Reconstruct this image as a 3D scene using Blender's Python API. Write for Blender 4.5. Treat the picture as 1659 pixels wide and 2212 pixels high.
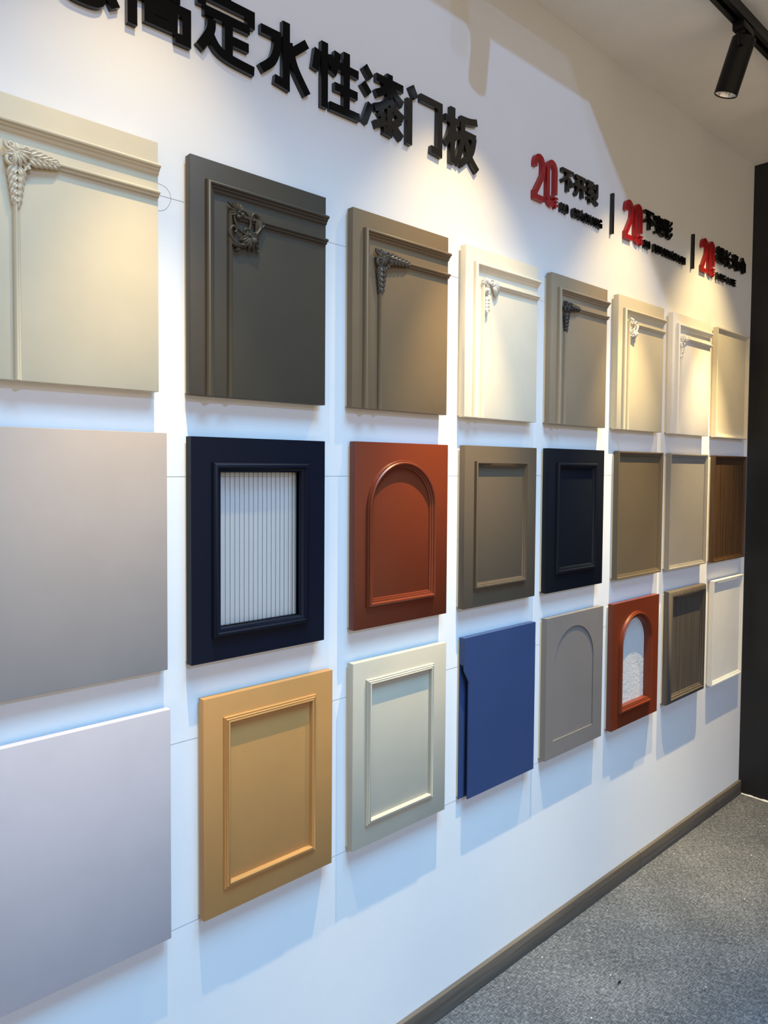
import bpy, bmesh, math, random
from mathutils import Vector, Matrix
from mathutils.geometry import tessellate_polygon

# ------------------------------------------------------------------ clear
for o in list(bpy.data.objects):
    bpy.data.objects.remove(o, do_unlink=True)
scene = bpy.context.scene
COL = scene.collection
R = math.radians

# ------------------------------------------------------------------ camera
W, H = 1659.0, 2212.0
F_PX, CY = 1563.0, 1069.65
YAW, PITCH, ROLL = R(42.7569), R(-2.1715), R(0.426)
CAM = Vector((0.0, -1.225, 1.405))
cam_data = bpy.data.cameras.new('camera')
cam = bpy.data.objects.new('camera', cam_data)
COL.objects.link(cam)
cam_data.sensor_fit = 'HORIZONTAL'
cam_data.sensor_width = 36.0
cam_data.lens = 36.0 * F_PX / W
cam_data.shift_y = -(H / 2 - CY) / W
cam_data.clip_start = 0.02
fwd = Vector((math.sin(YAW) * math.cos(PITCH), math.cos(YAW) * math.cos(PITCH), math.sin(PITCH)))
rgt = Vector((math.cos(YAW), -math.sin(YAW), 0))
up = rgt.cross(fwd)
r2 = math.cos(ROLL) * rgt + math.sin(ROLL) * up
u2 = -math.sin(ROLL) * rgt + math.cos(ROLL) * up
cam.matrix_world = Matrix(((r2.x, u2.x, -fwd.x, CAM.x), (r2.y, u2.y, -fwd.y, CAM.y), (r2.z, u2.z, -fwd.z, CAM.z), (0, 0, 0, 1)))
scene.camera = cam

# ------------------------------------------------------------------ exposure
vs = scene.view_settings
vs.view_transform = 'Standard'
vs.look = 'None'
vs.gamma = 1.0
vs.use_curve_mapping = False
vs.exposure = 0.08

# ------------------------------------------------------------------ world: dim air of the hall outside the booth
world = bpy.data.worlds.new('hall')
scene.world = world
world.use_nodes = True
bg = world.node_tree.nodes['Background']
bg.inputs[0].default_value = (1.0, 0.80, 0.57, 1)
bg.inputs[1].default_value = 0.80

# ------------------------------------------------------------------ two cool high-bay lamps of the hall, shining in under the booth roof
def hall_lamp(name, direction, dist, target, power, color, size):
    d = Vector(direction)
    ld = bpy.data.lights.new(name, 'AREA')
    ld.shape = 'DISK'
    ld.size = size
    ld.energy = power
    ld.color = color
    lo = bpy.data.objects.new(name, ld)
    COL.objects.link(lo)
    p = Vector(target) + d * dist
    lo.location = p
    lo.rotation_euler = (Vector(target) - p).to_track_quat('-Z', 'Y').to_euler()
    return lo
COOL = (0.33, 0.56, 1.0)
hall_lamp('hall_lamp', (-0.30, -1, 0.36), 9.0, (1.6, 0, 2.3), 255, COOL, 0.22)
hall_lamp('hall_lamp', (-0.08, -1, 0.17), 11.0, (1.6, 0, 2.3), 75, COOL, 0.3)
# unseen broad cool fill, added overhead to make the lower wall brighter and bluer
hall_lamp('cool_fill_light', (-0.12, -0.41, 0.90), 7.0, (1.5, 0, 0.8), 760, (0.24, 0.60, 1.0), 3.5)
WARM = (1.0, 0.76, 0.37)
SPILL_POWER, CORE_POWER = 22.0, 150.0

# ------------------------------------------------------------------ materials
def new_mat(name):
    m = bpy.data.materials.new(name)
    m.use_nodes = True
    nt = m.node_tree
    b = nt.nodes['Principled BSDF']
    return m, nt, b

def coords(nt, scale=(1, 1, 1), rot=(0, 0, 0)):
    tc = nt.nodes.new('ShaderNodeTexCoord')
    mp = nt.nodes.new('ShaderNodeMapping')
    mp.inputs['Scale'].default_value = scale
    mp.inputs['Rotation'].default_value = rot
    nt.links.new(tc.outputs['Object'], mp.inputs['Vector'])
    return mp.outputs['Vector']

def noise(nt, vec, scale, detail=4, rough=0.6):
    n = nt.nodes.new('ShaderNodeTexNoise')
    n.inputs['Scale'].default_value = scale
    n.inputs['Detail'].default_value = detail
    n.inputs['Roughness'].default_value = rough
    nt.links.new(vec, n.inputs['Vector'])
    return n

def ramp(nt, fac, stops):
    r = nt.nodes.new('ShaderNodeValToRGB')
    e = r.color_ramp.elements
    while len(e) < len(stops):
        e.new(0.5)
    for i, (p, c) in enumerate(stops):
        e[i].position = p
        e[i].color = (*c, 1)
    nt.links.new(fac, r.inputs['Fac'])
    return r

def bump(nt, b, height, strength, dist):
    bp = nt.nodes.new('ShaderNodeBump')
    bp.inputs['Strength'].default_value = strength
    bp.inputs['Distance'].default_value = dist
    nt.links.new(height, bp.inputs['Height'])
    nt.links.new(bp.outputs['Normal'], b.inputs['Normal'])

def paint(name, col, rough=0.5, spec=0.24, grain=0.035):
    """satin lacquer with a very faint mottling and fine orange peel"""
    m, nt, b = new_mat(name)
    v = coords(nt)
    n = noise(nt, v, 9.0, 3)
    lo = tuple(c * (1 - grain) for c in col)
    hi = tuple(min(1, c * (1 + grain)) for c in col)
    r = ramp(nt, n.outputs['Fac'], [(0.3, lo), (0.7, hi)])
    nt.links.new(r.outputs['Color'], b.inputs['Base Color'])
    b.inputs['Roughness'].default_value = rough
    b.inputs['Specular IOR Level'].default_value = spec
    n2 = noise(nt, v, 900.0, 2)
    bump(nt, b, n2.outputs['Fac'], 0.06, 0.0006)
    return m

def wood(name, dark, light, scale=60.0, rough=0.5, axis='z'):
    m, nt, b = new_mat(name)
    sc = (1, 1, 0.03) if axis == 'z' else (0.03, 1, 1)
    v = coords(nt, sc)
    n = noise(nt, v, scale, 6, 0.65)
    n.inputs['Distortion'].default_value = 0.4
    n3 = noise(nt, v, scale * 4, 3, 0.6)
    mx = nt.nodes.new('ShaderNodeMath')
    mx.operation = 'MULTIPLY_ADD'
    nt.links.new(n3.outputs['Fac'], mx.inputs[0])
    mx.inputs[1].default_value = 0.35
    nt.links.new(n.outputs['Fac'], mx.inputs[2])
    r = ramp(nt, mx.outputs[0], [(0.45, dark), (0.85, light)])
    nt.links.new(r.outputs['Color'], b.inputs['Base Color'])
    b.inputs['Roughness'].default_value = rough
    b.inputs['Specular IOR Level'].default_value = 0.35
    bump(nt, b, mx.outputs[0], 0.15, 0.001)
    return m

def wall_paint():
    m, nt, b = new_mat('white_wall_paint')
    v = coords(nt)
    n = noise(nt, v, 3.0, 4)
    r = ramp(nt, n.outputs['Fac'], [(0.3, (0.77, 0.77, 0.765)), (0.7, (0.80, 0.80, 0.795))])
    nt.links.new(r.outputs['Color'], b.inputs['Base Color'])
    b.inputs['Roughness'].default_value = 0.75
    b.inputs['Specular IOR Level'].default_value = 0.2
    n2 = noise(nt, v, 260.0, 5, 0.7)
    n2.inputs['Distortion'].default_value = 0.6
    bump(nt, b, n2.outputs['Fac'], 0.16, 0.0012)
    return m

def carpet():
    m, nt, b = new_mat('grey_needle_felt_carpet')
    v1 = coords(nt, (1, 0.22, 1), (0, 0, R(18)))
    v2 = coords(nt, (0.25, 1, 1), (0, 0, R(-22)))
    v3 = coords(nt)
    a = noise(nt, v1, 260, 5, 0.75)
    c = noise(nt, v2, 240, 5, 0.75)
    l = noise(nt, v3, 5, 3, 0.6)
    mn = nt.nodes.new('ShaderNodeMath'); mn.operation = 'ADD'
    nt.links.new(a.outputs['Fac'], mn.inputs[0]); nt.links.new(c.outputs['Fac'], mn.inputs[1])
    ad = nt.nodes.new('ShaderNodeMath'); ad.operation = 'MULTIPLY_ADD'
    nt.links.new(l.outputs['Fac'], ad.inputs[0]); ad.inputs[1].default_value = 0.25
    nt.links.new(mn.outputs[0], ad.inputs[2])
    hf = nt.nodes.new('ShaderNodeMath'); hf.operation = 'MULTIPLY'
    nt.links.new(ad.outputs[0], hf.inputs[0]); hf.inputs[1].default_value = 0.5
    r = ramp(nt, hf.outputs[0], [(0.38, (0.018, 0.0200, 0.0235)), (0.55, (0.084, 0.091, 0.104)), (0.70, (0.265, 0.28, 0.305))])
    nt.links.new(r.outputs['Color'], b.inputs['Base Color'])
    b.inputs['Roughness'].default_value = 0.95
    b.inputs['Specular IOR Level'].default_value = 0.05
    bump(nt, b, hf.outputs[0], 0.5, 0.004)
    return m

def gloss(name, col, rough=0.12, spec=0.5, metal=0.0):
    m, nt, b = new_mat(name)
    v = coords(nt)
    n = noise(nt, v, 40, 3)
    r = ramp(nt, n.outputs['Fac'], [(0.3, tuple(c * 0.92 for c in col)), (0.7, col)])
    nt.links.new(r.outputs['Color'], b.inputs['Base Color'])
    b.inputs['Roughness'].default_value = rough
    b.inputs['Specular IOR Level'].default_value = spec
    b.inputs['Metallic'].default_value = metal
    return m

def pane_mat(name, tint, clear, rough, bumpy, flutes=None):
    """thin clear pane: mostly see-through, a little milky, with a glossy skin"""
    m = bpy.data.materials.new(name)
    m.use_nodes = True
    nt = m.node_tree
    nt.nodes.clear()
    out = nt.nodes.new('ShaderNodeOutputMaterial')
    tr = nt.nodes.new('ShaderNodeBsdfTransparent'); tr.inputs[0].default_value = (*tint, 1)
    df = nt.nodes.new('ShaderNodeBsdfDiffuse'); df.inputs[0].default_value = (0.93, 0.95, 0.96, 1)
    tl = nt.nodes.new('ShaderNodeBsdfTranslucent'); tl.inputs[0].default_value = (0.93, 0.95, 0.96, 1)
    gl = nt.nodes.new('ShaderNodeBsdfGlossy'); gl.inputs['Roughness'].default_value = rough
    m1 = nt.nodes.new('ShaderNodeMixShader'); m1.inputs[0].default_value = 0.15
    nt.links.new(df.outputs[0], m1.inputs[1]); nt.links.new(tl.outputs[0], m1.inputs[2])
    m2 = nt.nodes.new('ShaderNodeMixShader'); m2.inputs[0].default_value = clear
    nt.links.new(m1.outputs[0], m2.inputs[1]); nt.links.new(tr.outputs[0], m2.inputs[2])
    fr = nt.nodes.new('ShaderNodeFresnel'); fr.inputs['IOR'].default_value = 1.18
    m3 = nt.nodes.new('ShaderNodeMixShader')
    nt.links.new(fr.outputs[0], m3.inputs[0]); nt.links.new(m2.outputs[0], m3.inputs[1]); nt.links.new(gl.outputs[0], m3.inputs[2])
    nt.links.new(m3.outputs[0], out.inputs['Surface'])
    if flutes:
        # dark lines painted at the flute grooves in place of refraction, alternately stronger
        u0, pitch = flutes
        tc = nt.nodes.new('ShaderNodeTexCoord')
        sp = nt.nodes.new('ShaderNodeSeparateXYZ'); nt.links.new(tc.outputs['Object'], sp.inputs[0])
        sb = nt.nodes.new('ShaderNodeMath'); sb.operation = 'SUBTRACT'; sb.inputs[1].default_value = u0
        nt.links.new(sp.outputs['X'], sb.inputs[0])
        dv = nt.nodes.new('ShaderNodeMath'); dv.operation = 'DIVIDE'; dv.inputs[1].default_value = pitch
        nt.links.new(sb.outputs[0], dv.inputs[0])
        fc = nt.nodes.new('ShaderNodeMath'); fc.operation = 'FRACT'; nt.links.new(dv.outputs[0], fc.inputs[0])
        rp = ramp(nt, fc.outputs[0], [(0.0, (0.10, 0.13, 0.15)), (0.06, (0.34, 0.39, 0.42)), (0.11, tint), (0.48, tint), (0.56, tuple(c * 0.88 for c in tint)), (0.64, tint), (0.95, tint), (1.0, (0.45, 0.50, 0.54))])
        nt.links.new(rp.outputs['Color'], tr.inputs[0]); nt.links.new(rp.outputs['Color'], df.inputs[0])
    if bumpy:
        v = coords(nt)
        vo = noise(nt, v, 60, 2, 0.45)
        vo.inputs['Distortion'].default_value = 1.2
        bp = nt.nodes.new('ShaderNodeBump')
        bp.inputs['Strength'].default_value = 0.55
        bp.inputs['Distance'].default_value = 0.003
        nt.links.new(vo.outputs['Fac'], bp.inputs['Height'])
        for s in (df, tl, gl, fr):
            nt.links.new(bp.outputs['Normal'], s.inputs['Normal'])
    return m

MAT = {}
MAT['wall'] = wall_paint()
MAT['ceiling'] = paint('white_ceiling_paint', (0.90, 0.87, 0.82), 0.8, 0.15, 0.02)
MAT['black_wall'] = paint('black_wall_paint', (0.021, 0.022, 0.025), 0.45, 0.22, 0.08)
MAT['roof_blocker'] = paint('dark_roof_blocker', (0.03, 0.03, 0.032), 0.8, 0.1, 0.1)  # for the added slab that blocks light from above
MAT['carpet'] = carpet()
MAT['skirting'] = wood('grey_brown_skirting', (0.060, 0.050, 0.040), (0.150, 0.125, 0.100), 40, 0.6, 'x')
MAT['caulk'] = paint('white_caulk', (0.75, 0.77, 0.78), 0.7, 0.2, 0.05)
MAT['pencil'] = paint('graphite_pencil', (0.30, 0.29, 0.28), 0.7, 0.2, 0.1)
MAT['backing'] = wood('raw_pale_board', (0.60, 0.50, 0.34), (0.74, 0.64, 0.46), 30, 0.7)
MAT['black_acrylic'] = gloss('black_acrylic', (0.006, 0.006, 0.006), 0.10, 0.5)
MAT['red_acrylic'] = gloss('red_acrylic', (0.33, 0.013, 0.017), 0.16, 0.45)
MAT['black_metal'] = gloss('black_powder_coat', (0.008, 0.008, 0.009), 0.38, 0.18)
MAT['reflector'] = gloss('faceted_aluminium', (0.85, 0.83, 0.78), 0.22, 0.5, 1.0)
MAT['fluted'] = pane_mat('fluted_glass', (0.97, 0.985, 0.99), 0.78, 0.08, False, (0.0575, 0.1875 / 18))
MAT['rippled'] = pane_mat('rippled_glass', (0.95, 0.97, 0.97), 0.30, 0.15, True)
def led():
    m, nt, b = new_mat('warm_led')
    b.inputs['Base Color'].default_value = (0.9, 0.8, 0.5, 1)
    b.inputs['Emission Color'].default_value = (1, 0.80, 0.50, 1)
    b.inputs['Emission Strength'].default_value = 12.0
    v = coords(nt)
    n = noise(nt, v, 300, 1)
    r = ramp(nt, n.outputs['Fac'], [(0.3, (1, 0.78, 0.46)), (0.7, (1, 0.84, 0.56))])
    nt.links.new(r.outputs['Color'], b.inputs['Emission Color'])
    return m
MAT['led'] = led()

# ------------------------------------------------------------------ mesh helpers
def link_mesh(name, bm, mat, parent=None, smooth=35, recalc=True):
    if recalc:
        bmesh.ops.recalc_face_normals(bm, faces=bm.faces)
    me = bpy.data.meshes.new(name)
    bm.to_mesh(me)
    bm.free()
    if smooth:
        for p in me.polygons:
            p.use_smooth = True
        me.set_sharp_from_angle(angle=R(smooth))
    me.materials.append(mat)
    o = bpy.data.objects.new(name, me)
    COL.objects.link(o)
    if parent:
        o.parent = parent
    return o

def thing(name, label, cat, loc=(0, 0, 0), group=None):
    o = bpy.data.objects.new(name, None)
    o.empty_display_size = 0.05
    COL.objects.link(o)
    o.location = loc
    o['label'] = label
    o['category'] = cat
    if group:
        o['group'] = group
    return o

def tag(o, label, cat, group=None):
    o['label'] = label
    o['category'] = cat
    if group:
        o['group'] = group
    return o

def structure(o):
    o['kind'] = 'structure'
    return o

def add_box(bm, x0, x1, y0, y1, z0, z1, bev=0.0, seg=2):
    vs_ = [bm.verts.new((x, y, z)) for x in (x0, x1) for y in (y0, y1) for z in (z0, z1)]
    idx = [(0, 1, 3, 2), (4, 6, 7, 5), (0, 4, 5, 1), (2, 3, 7, 6), (0, 2, 6, 4), (1, 5, 7, 3)]
    fs = [bm.faces.new([vs_[i] for i in f]) for f in idx]
    if bev > 0:
        es = list({e for f in fs for e in f.edges})
        bmesh.ops.bevel(bm, geom=es, offset=bev, segments=seg, profile=0.5, affect='EDGES')

# panel-local: u to the right, v up, n out of the wall  ->  (u, -n, v)
def P3(u, v, n):
    return Vector((u, -n, v))

def slab(bm, u0, u1, v0, v1, n0, n1, bev=0.0008):
    add_box(bm, u0, u1, -n1, -n0, v0, v1, bev)

def sweep(bm, path, prof, base, closed):
    """mould profile (inset s, height h) swept along a 2D path with mitred corners; inside lies to the left"""
    n = len(path)
    P = [Vector(p) for p in path]
    rings = []
    for i in range(n):
        if closed:
            a, b, c = P[i - 1], P[i], P[(i + 1) % n]
        else:
            a, b, c = P[max(i - 1, 0)], P[i], P[min(i + 1, n - 1)]
        d1 = (b - a); d2 = (c - b)
        if d1.length < 1e-9: d1 = d2
        if d2.length < 1e-9: d2 = d1
        d1.normalize(); d2.normalize()
        n1 = Vector((-d1.y, d1.x)); n2 = Vector((-d2.y, d2.x))
        m = (n1 + n2)
        m = m / max(1e-6, m.length)
        m = m / max(0.25, m.dot(n1))
        rings.append([bm.verts.new(P3(b.x + m.x * s, b.y + m.y * s, base + h)) for s, h in prof])
    k = len(prof)
    cnt = n if closed else n - 1
    for i in range(cnt):
        A, B = rings[i], rings[(i + 1) % n]
        for j in range(k - 1):
            bm.faces.new((A[j], A[j + 1], B[j + 1], B[j]))
    if not closed:
        bm.faces.new(rings[0]); bm.faces.new(rings[-1])

def prism(bm, outer, holes, n0, n1):
    """plate with holes in panel coordinates"""
    loops = [outer] + holes
    flat = [p for l in loops for p in l]
    tris = tessellate_polygon([[Vector((p[0], p[1], 0)) for p in l] for l in loops])
    A = [bm.verts.new(P3(p[0], p[1], n1)) for p in flat]
    B = [bm.verts.new(P3(p[0], p[1], n0)) for p in flat]
    for t in tris:
        try:
            bm.faces.new([A[i] for i in t]); bm.faces.new([B[i] for i in reversed(t)])
        except ValueError:
            pass
    o = 0
    for l in loops:
        k = len(l)
        for i in range(k):
            a, b = o + i, o + (i + 1) % k
            bm.faces.new((A[a], A[b], B[b], B[a]))
        o += k

def rect(u0, u1, v0, v1):
    return [(u0, v0), (u1, v0), (u1, v1), (u0, v1)]

def arch(u0, u1, v0, v1, seg=28):
    """round-headed outline, counter-clockwise, bottom corners first"""
    r = (u1 - u0) / 2
    cu, cv = (u0 + u1) / 2, v1 - r
    pts = [(u0, v0), (u1, v0)]
    for i in range(seg + 1):
        a = math.pi * i / seg
        pts.append((cu + r * math.cos(a), cv + r * math.sin(a)))
    return pts

def tube(bm, pts, radii, flat=1.0, seg=8, cap=True):
    """tapered tube along 3D points given in (u, v, n); flat squeezes it along n"""
    P = [Vector(p) for p in pts]
    rings = []
    for i, p in enumerate(P):
        t = (P[min(i + 1, len(P) - 1)] - P[max(i - 1, 0)])
        t.normalize()
        side = Vector((-t.y, t.x, 0))
        if side.length < 1e-6:
            side = Vector((1, 0, 0))
        side.normalize()
        nn = t.cross(side); nn.normalize()
        r = radii[i] if isinstance(radii, (list, tuple)) else radii
        ring = []
        for k in range(seg):
            a = 2 * math.pi * k / seg
            q = p + side * (r * math.cos(a)) + nn * (r * flat * math.sin(a))
            ring.append(bm.verts.new(P3(q.x, q.y, q.z)))
        rings.append(ring)
    for i in range(len(rings) - 1):
        for k in range(seg):
            bm.faces.new((rings[i][k], rings[i][(k + 1) % seg], rings[i + 1][(k + 1) % seg], rings[i + 1][k]))
    if cap:
        bm.faces.new(rings[0]); bm.faces.new(rings[-1])

def ball(bm, u, v, n, r, squash=1.0):
    res = bmesh.ops.create_uvsphere(bm, u_segments=10, v_segments=7, radius=r)
    for q in res['verts']:
        q.co = Vector((q.co.x + u, q.co.y * squash - n, q.co.z + v))

def leaf(bm, u, v, n, ang, length, width, bend=0.0, rise=0.004, tipdrop=0.003, seg=7):
    """curled carved leaf: two domed halves meeting in a sunk midrib"""
    rows_ = []
    cu, cv, a = u, v, ang
    step = length / seg
    for i in range(seg + 1):
        t = i / seg
        wd = width * (math.sin(math.pi * min(1, 0.12 + 0.88 * t)) ** 0.7) * 0.5 + 0.0002
        h = n + rise * math.sin(math.pi * t * 0.9) - tipdrop * t * t
        sx, sy = -math.sin(a), math.cos(a)
        row = []
        for s, hh in ((-1.0, -0.55), (-0.55, 0.5), (0, 0.0), (0.55, 0.5), (1.0, -0.55)):
            row.append(bm.verts.new(P3(cu + sx * wd * s, cv + sy * wd * s, h + hh * wd * 0.8)))
        row.append(bm.verts.new(P3(cu, cv, max(0.0, n - rise))))
        rows_.append(row)
        cu += math.cos(a) * step; cv += math.sin(a) * step
        a += bend / seg
    for i in range(seg):
        A, B = rows_[i], rows_[i + 1]
        for j in range(4):
            bm.faces.new((A[j], A[j + 1], B[j + 1], B[j]))
        bm.faces.new((A[4], A[5], B[5], B[4])); bm.faces.new((A[5], A[0], B[0], B[5]))
    bm.faces.new(rows_[0]); bm.faces.new(rows_[-1])

def spiral(cu, cv, r0, r1, a0, turns, n, seg=22, nrise=0.0):
    pts = []
    for i in range(seg + 1):
        t = i / seg
        a = a0 + turns * 2 * math.pi * t
        r = r0 + (r1 - r0) * t
        pts.append((cu + r * math.cos(a), cv + r * math.sin(a), n + nrise * t))
    return pts

def lerp(a, b, t):
    return a + (b - a) * t

def smooth_path(pts, per=8):
    if len(pts) < 3:
        return list(pts)
    out = []
    n = len(pts)
    dim = len(pts[0])
    for i in range(n - 1):
        p0 = pts[max(i - 1, 0)]; p1 = pts[i]; p2 = pts[i + 1]; p3 = pts[min(i + 2, n - 1)]
        for k in range(per):
            t = k / per
            out.append(tuple(0.5 * ((2 * p1[d]) + (-p0[d] + p2[d]) * t + (2 * p0[d] - 5 * p1[d] + 4 * p2[d] - p3[d]) * t * t + (-p0[d] + 3 * p1[d] - 3 * p2[d] + p3[d]) * t ** 3) for d in range(dim)))
    out.append(tuple(pts[-1]))
    return out

# ------------------------------------------------------------------ the setting
CORNER = 3.25
CEIL = 2.69
ROOF_EDGE, ROOF_STEP = -0.520, 1.790
bm = bmesh.new(); add_box(bm, -3.0, CORNER + 0.1, 0.0, 0.1, 0.0, CEIL + 0.1)
wall_back = structure(link_mesh('wall_back', bm, MAT['wall'], smooth=0))
bm = bmesh.new(); add_box(bm, CORNER, CORNER + 0.1, -5.0, 0.0, 0.0, CEIL)
wall_right = structure(link_mesh('wall_right', bm, MAT['black_wall'], smooth=0))
bm = bmesh.new(); add_box(bm, -3.0, CORNER + 0.1, -2.1, 0.1, -0.05, 0.0)
floor = structure(link_mesh('floor', bm, MAT['carpet'], smooth=0))
# booth roof: strip along the display wall; unseen forward step shaped to cast shadow edges
bm = bmesh.new()
roof = [(-3.0, 0.1), (-3.0, ROOF_EDGE), (ROOF_STEP, ROOF_EDGE), (ROOF_STEP, -2.6), (CORNER + 0.1, -2.6), (CORNER + 0.1, 0.1)]
lo_ = [bm.verts.new((x, y, CEIL)) for x, y in roof]; hi_ = [bm.verts.new((x, y, CEIL + 0.02)) for x, y in roof]
bm.faces.new(lo_); bm.faces.new(list(reversed(hi_)))
for i in range(6):
    bm.faces.new((lo_[i], lo_[(i + 1) % 6], hi_[(i + 1) % 6], hi_[i]))
ceiling = structure(link_mesh('ceiling', bm, MAT['ceiling'], smooth=0))
# unseen dark roof, added far above to block overhead light and darken reflections
bm = bmesh.new(); add_box(bm, -14.0, 16.0, -18.0, 6.0, 7.6, 7.7)
structure(link_mesh('ceiling_blocker', bm, MAT['roof_blocker'], smooth=0))

# skirting: wood-grain boards butted end to end
base = bpy.data.objects.new('baseboard_back', None); COL.objects.link(base); structure(base)
for a, b_ in ((-3.0, 0.62), (0.622, 2.36), (2.362, 2.998), (3.0, CORNER - 0.001)):
    bm = bmesh.new(); add_box(bm, a, b_, -0.0125, -0.0005, 0.001, 0.059, 0.001)
    link_mesh('board', bm, MAT['skirting'], base)
# ragged white caulk where the black wall meets the carpet
random.seed(4)
bm = bmesh.new()
pts = []; rad = []
for i in range(60):
    y = -0.014 - i * 0.013
    pts.append((CORNER - 0.003 + random.uniform(-.001, .001), y)); rad.append(0.0042 + random.uniform(-.0012, .0018))
prev = None
for (x, y), r in zip(pts, rad):
    ring = [bm.verts.new((x + r * 1.1 * math.cos(a), y, 0.002 + max(-0.002, r * math.sin(a)))) for a in [k * math.pi / 3 for k in range(6)]]
    if prev:
        for k in range(6):
            bm.faces.new((prev[k], prev[(k + 1) % 6], ring[(k + 1) % 6], ring[k]))
    else:
        bm.faces.new(ring)
    prev = ring
bm.faces.new(prev)
structure(link_mesh('trim_1', bm, MAT['caulk']))

# pencil setting-out marks on the wall
def pencil_line(z, x0, x1, dz=0.0):
    bm = bmesh.new()
    t = 0.00042
    v = [bm.verts.new(q) for q in ((x0, -0.0002, z - t), (x1, -0.0002, z + dz - t), (x1, -0.0002, z + dz + t), (x0, -0.0002, z + t))]
    bm.faces.new(v)
    return link_mesh('pencil_line', bm, MAT['pencil'], wall_back, smooth=0, recalc=False)
for z, a, b_ in ((1.883, 0.50, 3.1), (1.386, 0.5, 2.9), (0.894, 0.5, 2.4), (0.5440, 0.5, 1.8)):
    pencil_line(z, a, b_)
bm = bmesh.new()
prev = None
for i in range(33):
    a = -1.75 + 3.5 * i / 32
    r = 0.0235 + 0.001 * math.sin(3 * a)
    q = [bm.verts.new((0.5845 + (r + s) * math.cos(a), -0.0002, 1.8805 + (r + s) * math.sin(a))) for s in (-.0004, .0004)]
    if prev:
        bm.faces.new((prev[0], prev[1], q[1], q[0]))
    prev = q
link_mesh('pencil_circle', bm, MAT['pencil'], wall_back, smooth=0)

# ------------------------------------------------------------------ sample door panels
T0, T1 = 0.0065, 0.025     # board sits on a thin backing; its face stands 25 mm off the wall

MOULD_OUT = [(0, 0), (0, .0050), (.0008, .0072), (.0028, .0098), (.0050, .0108), (.0072, .0102), (.0084, .0085), (.0088, .0068),
             (.0120, .0060), (.0128, .0045), (.0132, .0034), (.0165, .0030), (.0180, .0020), (.0190, 0)]
MOULD_IN = [(0, 0), (0, .0042), (.0010, .0068), (.0030, .0084), (.0052, .0080), (.0066, .0060), (.0072, .0042), (.0100, .0036), (.0112, .0020), (.0118, 0)]
MOULD_REED = [(0, 0), (0, .0035), (.0012, .0052), (.0026, .0050), (.0032, .0042), (.0038, .0058), (.0052, .0072), (.0064, .0068), (.0070, .0060),
              (.0078, .0076), (.0098, .0084), (.0118, .0072), (.0126, .0040), (.0128, 0)]
MOULD_STEP = [(0, 0), (0, .0075), (.0030, .0085), (.0052, .0080), (.0056, .0055), (.0095, .0048), (.0100, .0025), (.0130, .0015), (.0135, 0)]
MOULD_BOLD = [(0, 0), (0, .0060), (.0015, .0090), (.0045, .0110), (.0085, .0108), (.0100, .0088), (.0104, .0068), (.0150, .0058), (.0172, .0030), (.0185, -.0030), (.0185, -.0100)]
MOULD_ARCH = [(0, 0), (0, .0050), (.0010, .0062), (.0026, .0062), (.0030, .0054), (.0034, .0080), (.0060, .0100), (.0090, .0096), (.0108, .0078), (.0112, .0062), (.0150, .0054), (.0156, .0036), (.0190, .0028), (.0200, 0)]
FRAME_THIN = [(0, -.0120), (0, -.0006), (.0006, 0), (.0050, 0), (.0062, -.0010), (.0080, -.0036), (.0112, -.0042), (.0118, -.0060), (.0148, -.0066), (.0152, -.0092)]
FRAME_BEVEL = [(0, -.0120), (0, -.0030), (.0040, .0030), (.0140, .0078), (.0185, .0078), (.0196, .0030), (.0250, .0018), (.0256, -.0030), (.0300, -.0042), (.0305, -.0080)]

for _p in (MOULD_OUT, MOULD_IN, MOULD_REED, MOULD_STEP, MOULD_ARCH):
    _p[:] = [(a_, b_ * 1.18) for a_, b_ in _p]

def l_path(u0, u1, v0, v1):
    return [(u1, v1), (u0, v1), (u0, v0)]

def backing(t, w, h):
    bm = bmesh.new(); slab(bm, 0.0012, w - 0.009, 0.004, h - 0.012, 0.0002, T0, 0.0)
    link_mesh('backing_board', bm, MAT['backing'], t, smooth=0)

def panel(name, x0, x1, zb, zt, label, cat='panel'):
    t = thing(name, label, cat, (x0, 0, zb), 'sample door panels on the display wall')
    backing(t, x1 - x0, zt - zb)
    return t, x1 - x0, zt - zb

def plain_board(t, w, h, m, name='board'):
    bm = bmesh.new(); slab(bm, 0, w, 0, h, T0, T1, 0.0010)
    return link_mesh(name, bm, m, t)

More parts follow.
